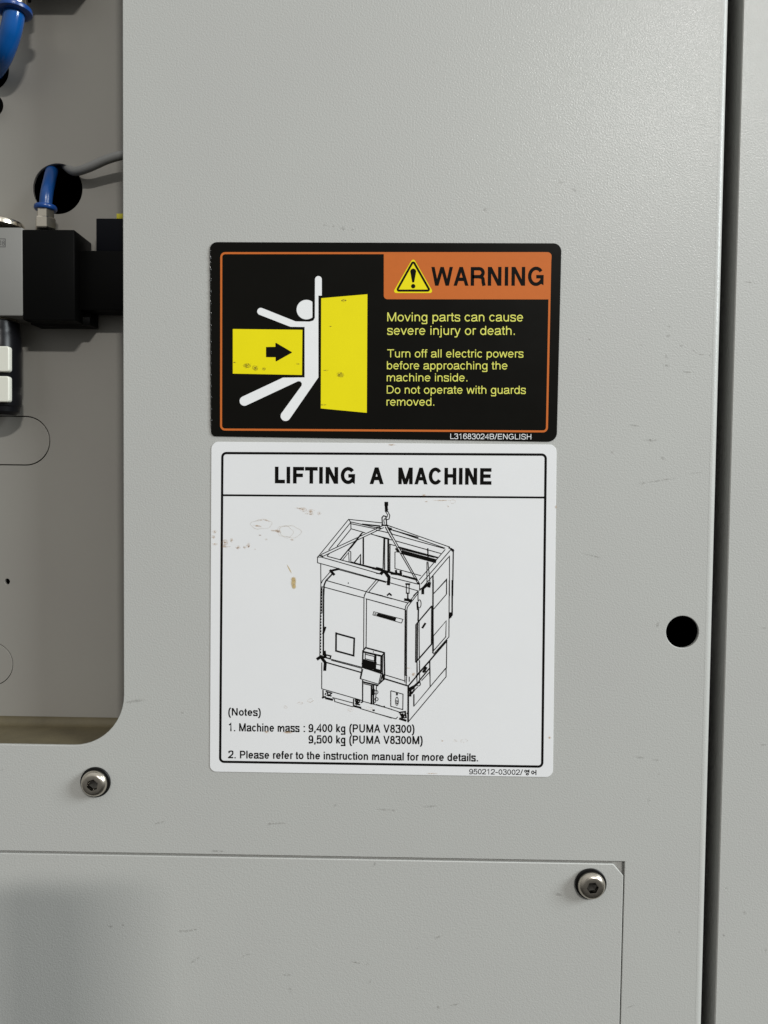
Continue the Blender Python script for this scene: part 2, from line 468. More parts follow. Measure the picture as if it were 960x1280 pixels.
GLOSSB = mat('glossy_black_plastic', (0.005, 0.005, 0.006, 1), 0.30, 0, 0.15)
CREAM = mat('cream_plastic', (0.66, 0.65, 0.57, 1), 0.35)
YLAB = mat('yellow_label', lin(190, 180, 40), 0.5)

def stain_mat(name, col, amount, scale, lo=0.40, hi=0.62):
    """soft-edged stain film: clear where the noise is low, faded to its rim (UV)"""
    m = mat(name, col, 0.5)
    nt = m.node_tree; b = nt.nodes['Principled BSDF']
    uv = nt.nodes.new('ShaderNodeUVMap')
    ln = nt.nodes.new('ShaderNodeVectorMath'); ln.operation = 'LENGTH'
    nt.links.new(uv.outputs[0], ln.inputs[0])
    mr = nt.nodes.new('ShaderNodeMapRange'); mr.interpolation_type = 'SMOOTHSTEP'
    mr.inputs['From Min'].default_value = 1.0; mr.inputs['From Max'].default_value = 0.25
    nt.links.new(ln.outputs['Value'], mr.inputs['Value'])
    tc = nt.nodes.new('ShaderNodeTexCoord')
    n = noise(nt, scale, 4, 0.65, tc.outputs['Object'])
    r2 = nt.nodes.new('ShaderNodeMapRange')
    r2.inputs['From Min'].default_value = lo; r2.inputs['From Max'].default_value = hi
    nt.links.new(n.outputs[0], r2.inputs['Value'])
    m1 = nt.nodes.new('ShaderNodeMath'); m1.operation = 'MULTIPLY'
    nt.links.new(mr.outputs[0], m1.inputs[0]); nt.links.new(r2.outputs[0], m1.inputs[1])
    m2 = nt.nodes.new('ShaderNodeMath'); m2.operation = 'MULTIPLY'; m2.inputs[1].default_value = amount
    nt.links.new(m1.outputs[0], m2.inputs[0])
    nt.links.new(m2.outputs[0], b.inputs['Alpha'])
    return m
SCUFF = stain_mat('grey_scuff', lin(112, 106, 98), 0.29, 800)
BROWN = stain_mat('brown_oil_stain', lin(178, 138, 86), 0.52, 900, 0.36, 0.6)
TAN = stain_mat('tan_drip_stain', lin(206, 180, 124), 0.85, 260, 0.2, 0.5)
class Stains:
    """thin film patches with UVs running -1..1 across; some are rings (dried droplets); each becomes a part"""
    def __init__(s, y): s.y = y; s.items = []; s.k = 0
    def new(s):
        s.k += 1
        bm = bmesh.new(); s.items.append(bm)
        return bm, bm.loops.layers.uv.new('UVMap'), s.y - s.k * 2e-7
    def patch(s, px, py, rx, ry, deg=0):
        bm, uv, y = s.new()
        a = math.radians(deg)
        vs, us = [], []
        for u, v in ((-1, -1), (1, -1), (1, 1), (-1, 1)):
            dx, dy = u * rx, v * ry
            vs.append(bm.verts.new(P(px + dx * math.cos(a) - dy * math.sin(a), py + dx * math.sin(a) + dy * math.cos(a), y))); us.append((u, v))
        f = bm.faces.new(vs)
        for l, u in zip(f.loops, us): l[uv].uv = u
    def ring(s, px, py, rx, ry, wd, n=28, jag=0.12):
        bm, uv, y = s.new()
        inn, out = [], []
        ph = random.random() * 6
        for i in range(n):
            t = 2 * math.pi * i / n
            j = 1 + jag * math.sin(2 * t + ph) + jag * .6 * math.sin(5 * t + ph * 2)
            for lst, e in ((inn, -wd), (out, wd)):
                lst.append(bm.verts.new(P(px + (rx * j + e) * math.cos(t), py + (ry * j + e) * math.sin(t), y)))
        for i in range(n):
            k = (i + 1) % n
            f = bm.faces.new((inn[i], inn[k], out[k], out[i]))
            for l, u in zip(f.loops, ((0.55, 0), (0.55, 0), (0.8, 0), (0.8, 0))): l[uv].uv = u
    def build(s, name, m, parent):
        for bm in s.items:
            me = bpy.data.meshes.new(name)
            bm.normal_update()
            for f in bm.faces:
                if f.normal.y > 0: f.normal_flip()
            bm.to_mesh(me); bm.free()
            link(name, me, m, parent)

# ================================================================== THE CABINET
SH = 0.002                                   # sheet thickness
# --- front panel: one sheet with the open bay, the round hole and the cut-out for the access cover
e_top, e_bot = P(912.5, 0), P(878.5, 1280)
def edge_x(z, a=e_top, b=e_bot):
    return a.x + (b.x - a.x) * (z - a.z) / (b.z - a.z)
ZT, ZB, XL = 0.55, -0.55, -0.62
op_r = P(154, 500).x
op_b = P(60, 931.5).z
opening = rrect([(op_r, op_b), (op_r, 0.42), (XL + 0.12, 0.42), (XL + 0.12, op_b)], [0.0265, 0.02, 0.02, 0.0265], 12)
hc = P(853, 790)
hole = circ(hc.x, hc.z, 20.2 * U, 64)
cut_t1, cut_t2 = P(-60, 1062.3), P(781, 1077.0)
cut_r2 = P(775.6, 1285)
cxr = lambda z: cut_t2.x + (cut_r2.x - cut_t2.x) * (z - cut_t2.z) / (cut_r2.z - cut_t2.z)
slope = (cut_t2.z - cut_t1.z) / (cut_t2.x - cut_t1.x)
cutout = [(cut_t2.x, cut_t2.z), (cut_t2.x - 0.5, cut_t2.z - slope * 0.5), (cut_t2.x - 0.5, -0.5), (cxr(-0.5), -0.5)]
BR = 0.0032                                   # fold radius of the right edge
outer = [(XL, ZT), (XL, ZB), (edge_x(ZB) - BR, ZB), (edge_x(ZT) - BR, ZT)]
fp = empty('front_panel', (0, 0, 0))
tag(fp, 'large pale grey textured sheet metal panel carrying both stickers', 'panel')
link('panel_sheet', plate_mesh([outer, opening, hole, cutout], 0.0, SH, 0.00035), PAINT, fp)
mb = MB()                                     # the right edge folds back into the gap
prof = [(-BR - 0.0007, -0.00003), (-BR, -0.00003)] + [(-BR + BR * math.sin(t), BR - BR * math.cos(t)) for t in [math.pi / 2 * i / 8 for i in range(1, 9)]] + [(0, 0.008), (-0.0015, 0.008), (-0.0015, 0.003)]
for (x0, y0), (x1, y1) in zip(prof, prof[1:]):
    mb.poly([(edge_x(ZB) + x0, y0, ZB), (edge_x(ZB) + x1, y1, ZB), (edge_x(ZT) + x1, y1, ZT), (edge_x(ZT) + x0, y0, ZT)])
bmesh.ops.remove_doubles(mb.bm, verts=mb.bm.verts[:], dist=1e-6)
mb.build('folded_edge', PAINT, fp, 50)
mb = MB()                                     # rebate the access cover sits in
mb.box((cut_t2.x - 0.49, 0.0024, cut_t1.z - 0.03), (cut_t2.x + 0.02, 0.006, cut_t2.z + 0.02))
mb.box((cut_t2.x - 0.03, 0.00241, -0.5), (cut_t2.x + 0.02, 0.00601, cut_t1.z - 0.03))
mb.build('rebate_flange', PAINT, fp)
# --- access cover below the seam
cv = empty('access_cover', P(400, 1180, 0.002))
tag(cv, 'flat grey access cover below the long seam, its top right corner clipped', 'cover plate')
g1, g2, ch = 3.6 * U, 0.9 * U, 13 * U
zt = lambda x: cut_t2.z + slope * (x - cut_t2.x) - g1
xr = cxr(cut_t2.z - 0.03) - g2
cover = [(xr - ch, zt(xr - ch)), (cut_t2.x - 0.48, zt(cut_t2.x - 0.48)), (cut_t2.x - 0.48, -0.49), (cxr(-0.49) - g2, -0.49), (cxr(cut_t2.z - 0.02) - g2, cut_t2.z - g1 - ch * 1.15)]
link('cover_sheet', plate_mesh([cover], 0.0002, SH, 0.00045), PAINT, cv)
# --- neighbouring panel right of the gap
sd = empty('side_panel', P(945, 640, 0.002))
tag(sd, 'pale grey panel at the far right beyond the dark vertical gap', 'panel')
s_top, s_bot = P(929.5, 0), P(893.5, 1280)
sx = lambda z: s_top.x + (s_bot.x - s_top.x) * (z - s_top.z) / (s_bot.z - s_top.z)
link('panel_sheet', plate_mesh([[(sx(ZB) + .0002, ZB), (0.75, ZB), (0.75, ZT), (sx(ZT) + .0002, ZT)]], 0.0, SH, 0.0003), PAINT, sd)
mb = MB()
mb.poly([(sx(ZB), 0.0004, ZB), (sx(ZT), 0.0004, ZT), (sx(ZT), 0.03, ZT), (sx(ZB), 0.03, ZB)])
mb.poly([(sx(ZB) + .0006, 0.03, ZB), (sx(ZT) + .0006, 0.03, ZT), (sx(ZT) + .0006, 0.0004, ZT), (sx(ZB) + .0006, 0.0004, ZB)])
mb.poly([(sx(ZB), 0.0004, ZB), (sx(ZB) + .0004, 0.0002, ZB), (sx(ZT) + .0004, 0.0002, ZT), (sx(ZT), 0.0004, ZT)])
mb.build('side_flange', PAINT, sd)
# --- dark inside of the machine
mb = MB()
x0, x1, z0, z1, y1 = XL + 0.01, 0.74, ZB + 0.01, ZT - 0.01, 0.16
for q in ([(x0, y1, z0), (x1, y1, z0), (x1, y1, z1), (x0, y1, z1)], [(x0, .003, z0), (x1, .003, z0), (x1, y1, z0), (x0, y1, z0)],
          [(x0, .003, z1), (x1, .003, z1), (x1, y1, z1), (x0, y1, z1)], [(x0, .003, z0), (x0, y1, z0), (x0, y1, z1), (x0, .003, z1)],
          [(x1, .003, z0), (x1, y1, z0), (x1, y1, z1), (x1, .003, z1)]):
    mb.poly(q)
tag(mb.build('cabinet_interior', DARK), kind='structure')
# the box's near-black colour supplies the shade behind round hole and gap
# --- recessed bay: back plate, ledge, walls
YP = 0.035
bay = empty('recessed_bay', P(60, 920, YP))
tag(bay, 'recessed bay at left with a dim grey back plate and an oil stained ledge', 'cabinet bay')
bx0, bx1, bz0, bz1 = XL + 0.10, op_r + 0.026, op_b - 0.0006, 0.44
h1 = P(72, 236, YP); h2 = P(-14, 88, YP); h3 = P(9, 727, YP)
slot_r = (P(30, 520, YP).z - P(30, 582, YP).z) / 2
sc_ = P(32, 551, YP)
def slot(r, x0, x1, z):
    return [(x1 + r * math.cos(t), z + r * math.sin(t)) for t in [math.radians(-90 + 180 * i / 24) for i in range(25)]] + [(x0 + r * math.cos(t), z + r * math.sin(t)) for t in [math.radians(90 + 180 * i / 24) for i in range(25)]]
kc = P(-11, 830, YP); kr = 28 * U * 1.09
plate_loops = [[(bx0, bz0 - 0.02), (bx1, bz0 - 0.02), (bx1, bz1), (bx0, bz1)], circ(h1.x, h1.z, 31 * U * 1.09, 64), circ(h2.x, h2.z, 25 * U * 1.09, 48), circ(h3.x, h3.z, 3.6 * U, 20, 0, 4.2 * U),
               slot(slot_r, sc_.x - 0.07, sc_.x, sc_.z), circ(kc.x, kc.z, kr, 64)]
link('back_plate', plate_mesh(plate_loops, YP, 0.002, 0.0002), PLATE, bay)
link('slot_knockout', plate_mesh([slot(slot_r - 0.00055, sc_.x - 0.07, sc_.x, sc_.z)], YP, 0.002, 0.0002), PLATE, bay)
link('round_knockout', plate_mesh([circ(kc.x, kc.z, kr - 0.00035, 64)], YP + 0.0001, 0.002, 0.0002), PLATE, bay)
mb = MB()
FR = 0.0045                                    # the ledge sweeps up into the back plate
sec = [(SH + 0.0002, bz0 - 0.0018), (SH + 0.0002, bz0)] + [(YP - 0.0003 - FR + FR * math.sin(t), bz0 + FR - FR * math.cos(t)) for t in [math.pi / 2 * i / 10 for i in range(11)]]
for (ya, za), (yb, zb) in zip(sec, sec[1:]):
    mb.poly([(bx0, ya, za), (bx0, yb, zb), (bx1, yb, zb), (bx1, ya, za)])
bmesh.ops.remove_doubles(mb.bm, verts=mb.bm.verts[:], dist=1e-6)
mb.build('ledge', LEDGE, bay)
mb = MB()
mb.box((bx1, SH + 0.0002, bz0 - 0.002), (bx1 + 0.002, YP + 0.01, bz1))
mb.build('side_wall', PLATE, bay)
# ================================================================== STICKERS
TW = 0.00055
ws = empty('warning_sticker', P(480, 430, 0))
tag(ws, 'black and orange WARNING sticker with a yellow crush hazard pictogram, above the white sticker', 'warning sticker')
wo = rrect([(262.5, 302.8), (701.8, 304.4), (695.8, 552.2), (264.0, 545.3)], [9, 10, 11, 6])
link('sticker_film', plate_mesh([px2xz(wo)], -TW, TW - 0.00002, 0.00026), VBLACK, ws)
YW = -TW - 0.00004
Z5 = lambda pts: [(250 + a / 4, 290 + b / 4) for a, b in pts]
Z6 = lambda pts: [(470 + a / 4, 290 + b / 4) for a, b in pts]
ink = Ink(YW)
ink.ribbon(rrect([(276.6, 316.4), (688.0, 316.4), (683.6, 539.3), (276.3, 536.9)], 5), 2.5, closed=True)
ink.build('border_line', I_ORANGE, ws)
ink = Ink(YW - 0.00001)
ink.poly(rrect(Z6([(39, 101), (879, 101), (866, 337), (39, 336)]), [0, 5, 0, 4.5]))
ink.build('header_band', I_ORANGE, ws)
ink = Ink(YW - 0.00003)
ink.poly(rrect(Z6([(186, 128), (83, 305), (288, 305)]), 2.6))
tri = ink.build('hazard_triangle', I_YELLOW, ws)
ink = Ink(YW - 0.00005)
ink.ribbon(rrect(Z6([(186, 146), (104, 293), (269, 293)]), 1.6), 2.6, closed=True)
ink.poly(Z6([(171, 196), (175, 187), (186, 182), (197, 187), (201, 196), (191, 252), (181, 252)]))
ink.dot(470 + 186 / 4, 290 + 271 / 4, 2.7)
ink.build('exclamation_mark', I_BLACK, tri)
ink = Ink(YW - 0.00003)
ink.text('WARNING', (539.0, 357.2), (679.2, 357.2), 23.0, 138)
ink.build('heading_lettering', I_BLACK, ws)
ink = Ink(YW)
for t, a, b, c in (("Moving parts can cause", (484.1, 401.6), (653.7, 401.7), 10.9), ("severe injury or death.", (484.0, 418.4), (643.4, 418.6), 10.9),
                   ("Turn off all electric powers", (483.5, 446.7), (654.2, 446.9), 9.9), ("before approaching the", (483.7, 461.6), (634.2, 461.8), 9.9),
                   ("machine inside.", (483.5, 476.6), (584.1, 476.8), 9.9), ("Do not operate with guards", (483.5, 491.9), (657.1, 492.3), 9.9), ("removed.", (483.2, 507.0), (542.7, 507.1), 9.9)):
    ink.text(t, a, b, c, 82)
ink.build('yellow_lettering', I_PALEY, ws)
ink = Ink(YW)
ink.text("L31683024B/ENGLISH", (562.9, 548.7), (664, 549.3), 6.7, 84)
ink.build('code_lettering', I_WHITE, ws)
ink = Ink(YW)                                  # the figure
def arcp(cx, cy, r, a0, a1, n=12): return [(cx + r * math.cos(math.radians(a0 + (a1 - a0) * i / n)), cy + r * math.sin(math.radians(a0 + (a1 - a0) * i / n))) for i in range(n + 1)]
fig = arcp(592, 237, 17, 180, 360) + [(609, 318), (592, 318), (592, 727)] + arcp(428, 920, 25, 33, 213) + [(508, 768), (509, 756), (502, 747), (490, 746)] + arcp(222, 845, 24, 64, 244) + [(415, 728), (523, 727), (523, 475), (452, 474)] + arcp(304, 397, 18, 110, 292) + [(478, 447), (548, 448), (566, 443), (574, 430)]
ink.poly(Z5(fig))
head = [(min(x, 562), y) for x, y in arcp(532, 388, 49, 0, 350, 40)]
ink.poly(Z5(head))
ink.build('crushed_figure', I_WHITE, ws)
ink = Ink(YW)
ink.poly(Z5([(164, 485), (512, 489), (510, 715), (164, 708)]))
blk = ink.build('moving_block', I_YELLOW, ws)
ink = Ink(YW - 0.00002)
ink.poly(rrect(Z5([(330, 575), (377, 574), (377, 552), (462, 602), (378, 649), (378, 626), (330, 626)]), [.5, 0, .7, .5, .7, 0, .5], 4))
ink.build('arrow', I_BLACK, blk)
ink = Ink(YW)
ink.poly(Z5([(606, 331), (837, 311), (834, 904), (604, 882)]))
ink.build('fixed_wall', I_YELLOW, ws)
st = Stains(YW - 0.00003)
for x, y, rx, ry in ((309, 457, 4.5, 3), (319, 460, 3, 3.4), (330, 461, 2, 1.6), (425.5, 468.5, 4, 3.2), (430, 375.5, 3.2, 1.4)):
    st.ring(x, y, rx, ry, 0.55); st.patch(x, y, rx * 1.2, ry * 1.1)
for x, y, rx, ry in ((293, 453, 3, 1), (372, 455, 3, 1.4), (407, 463, 4, .9), (404, 506, 5, 1.2), (413, 408, 2, 1)):
    st.patch(x, y, rx, ry)
st.build('dried_droplet', stain_mat('dark_oil_stain', lin(112, 92, 20), 0.95, 1500), ws)

mb = MB()
rng = random.Random(3)
rows = []
for i in range(300):
    t = i / 299
    y0 = 313 + 222 * t
    p = P(263.2 + 1.2 * t, y0, 0)
    r = 0.00036 * (1 + .09 * math.sin(y0 * .9) + .08 * math.sin(y0 * .43 + 1) + .04 * math.sin(y0 * 2.1 + 2)); dx = .00003 * math.sin(y0 * .37) + .00002 * math.sin(y0 * 1.3 + 2)
    rows.append([mb.bm.verts.new((p.x + dx - r * math.cos(a) * 1.1, -0.00025 - r * math.sin(a), p.z)) for a in [math.pi * k / 8 for k in range(9)]])
for A, B in zip(rows, rows[1:]):
    for k in range(8): mb.bm.faces.new((A[k], A[k + 1], B[k + 1], B[k]))
mb.build('lifted_edge', mat('wrinkled_film', (0.008, 0.008, 0.007, 1), 0.13, 0, 0.6), ws, 180)
TL = 0.0003
ls = empty('lifting_sticker', P(478, 760, 0))
tag(ls, 'white LIFTING A MACHINE sticker with a line drawing and notes, below the black sticker', 'instruction sticker')
lo = rrect([(264.3, 552.2), (695.6, 555.8), (691.0, 971.3), (262.4, 964.3)], [9, 9, 9, 8])
link('sticker_film', plate_mesh([px2xz(lo)], -TL, TL - 0.00002, 0.00012), VWHITE, ls)
YL = -TL - 0.00003
ink = Ink(YL)
ink.ribbon(rrect([(278.0, 566.3), (682.2, 568.3), (677.8, 958.3), (275.2, 952.2)], 5), 3.0, closed=True)
ink.ribbon([(277.6, 619.0), (681.6, 621.9)], 2.4)
ink.build('border_line', I_BLACK, ls)
ink = Ink(YL)
ink.text('LIFTING', (343.9, 604.2), (443.6, 604.9), 20.9, 162)
ink.text('A', (462.0, 605.1), (479.6, 605.2), 20.9, 162)
ink.text('MACHINE', (498.0, 605.3), (616.2, 606.1), 20.9, 162)
ink.build('title_lettering', I_BLACK, ls)
ink = Ink(YL)
ink.text("(Notes)", (285.4, 894.3), (325.9, 895.0), 9.6, 128)
ink.text("1. Machine mass", (285.6, 914.0), (374.4, 915.0), 10.4, 128)
ink.text(":", (379.5, 915.0), (381.4, 915.0), 10.4, 128)
ink.text("9,400 kg (PUMA V8300)", (385.8, 914.9), (518.0, 916.2), 10.4, 128)
ink.text("9,500 kg (PUMA V8300M)", (385.8, 929.0), (528.2, 930.3), 10.4, 128)
ink.text("2. Please refer to the instruction manual for more details.", (285.2, 947.8), (597.5, 951.7), 10.0, 128)
ink.build('notes_lettering', I_BLACK, ls)
ink = Ink(YL)
ink.text("950212-03002/", (586.5, 967.6), (653.6, 968.7), 6.8, 100)
K = lambda pts: [(480 + a / 4.364, 870 + b / 4.364) for a, b in pts]
ink.ribbon(K(circ(773, 410, 5.5, 14)), 1.15, closed=True)
ink.ribbon(K([(781, 407), (791, 407)]), 1.15); ink.ribbon(K([(781, 413), (791, 413)]), 1.15); ink.ribbon(K([(791, 401), (791, 419)]), 1.2)
ink.ribbon(K(circ(782, 426, 6, 14, 0, 4.6)), 1.15, closed=True)
ink.ribbon(K(circ(812, 417, 6.2, 14, 0, 8)), 1.15, closed=True)
ink.ribbon(K([(820, 417), (829, 417)]), 1.15); ink.ribbon(K([(829, 403), (829, 431)]), 1.2)
ink.build('code_lettering', I_BLACK, ls)

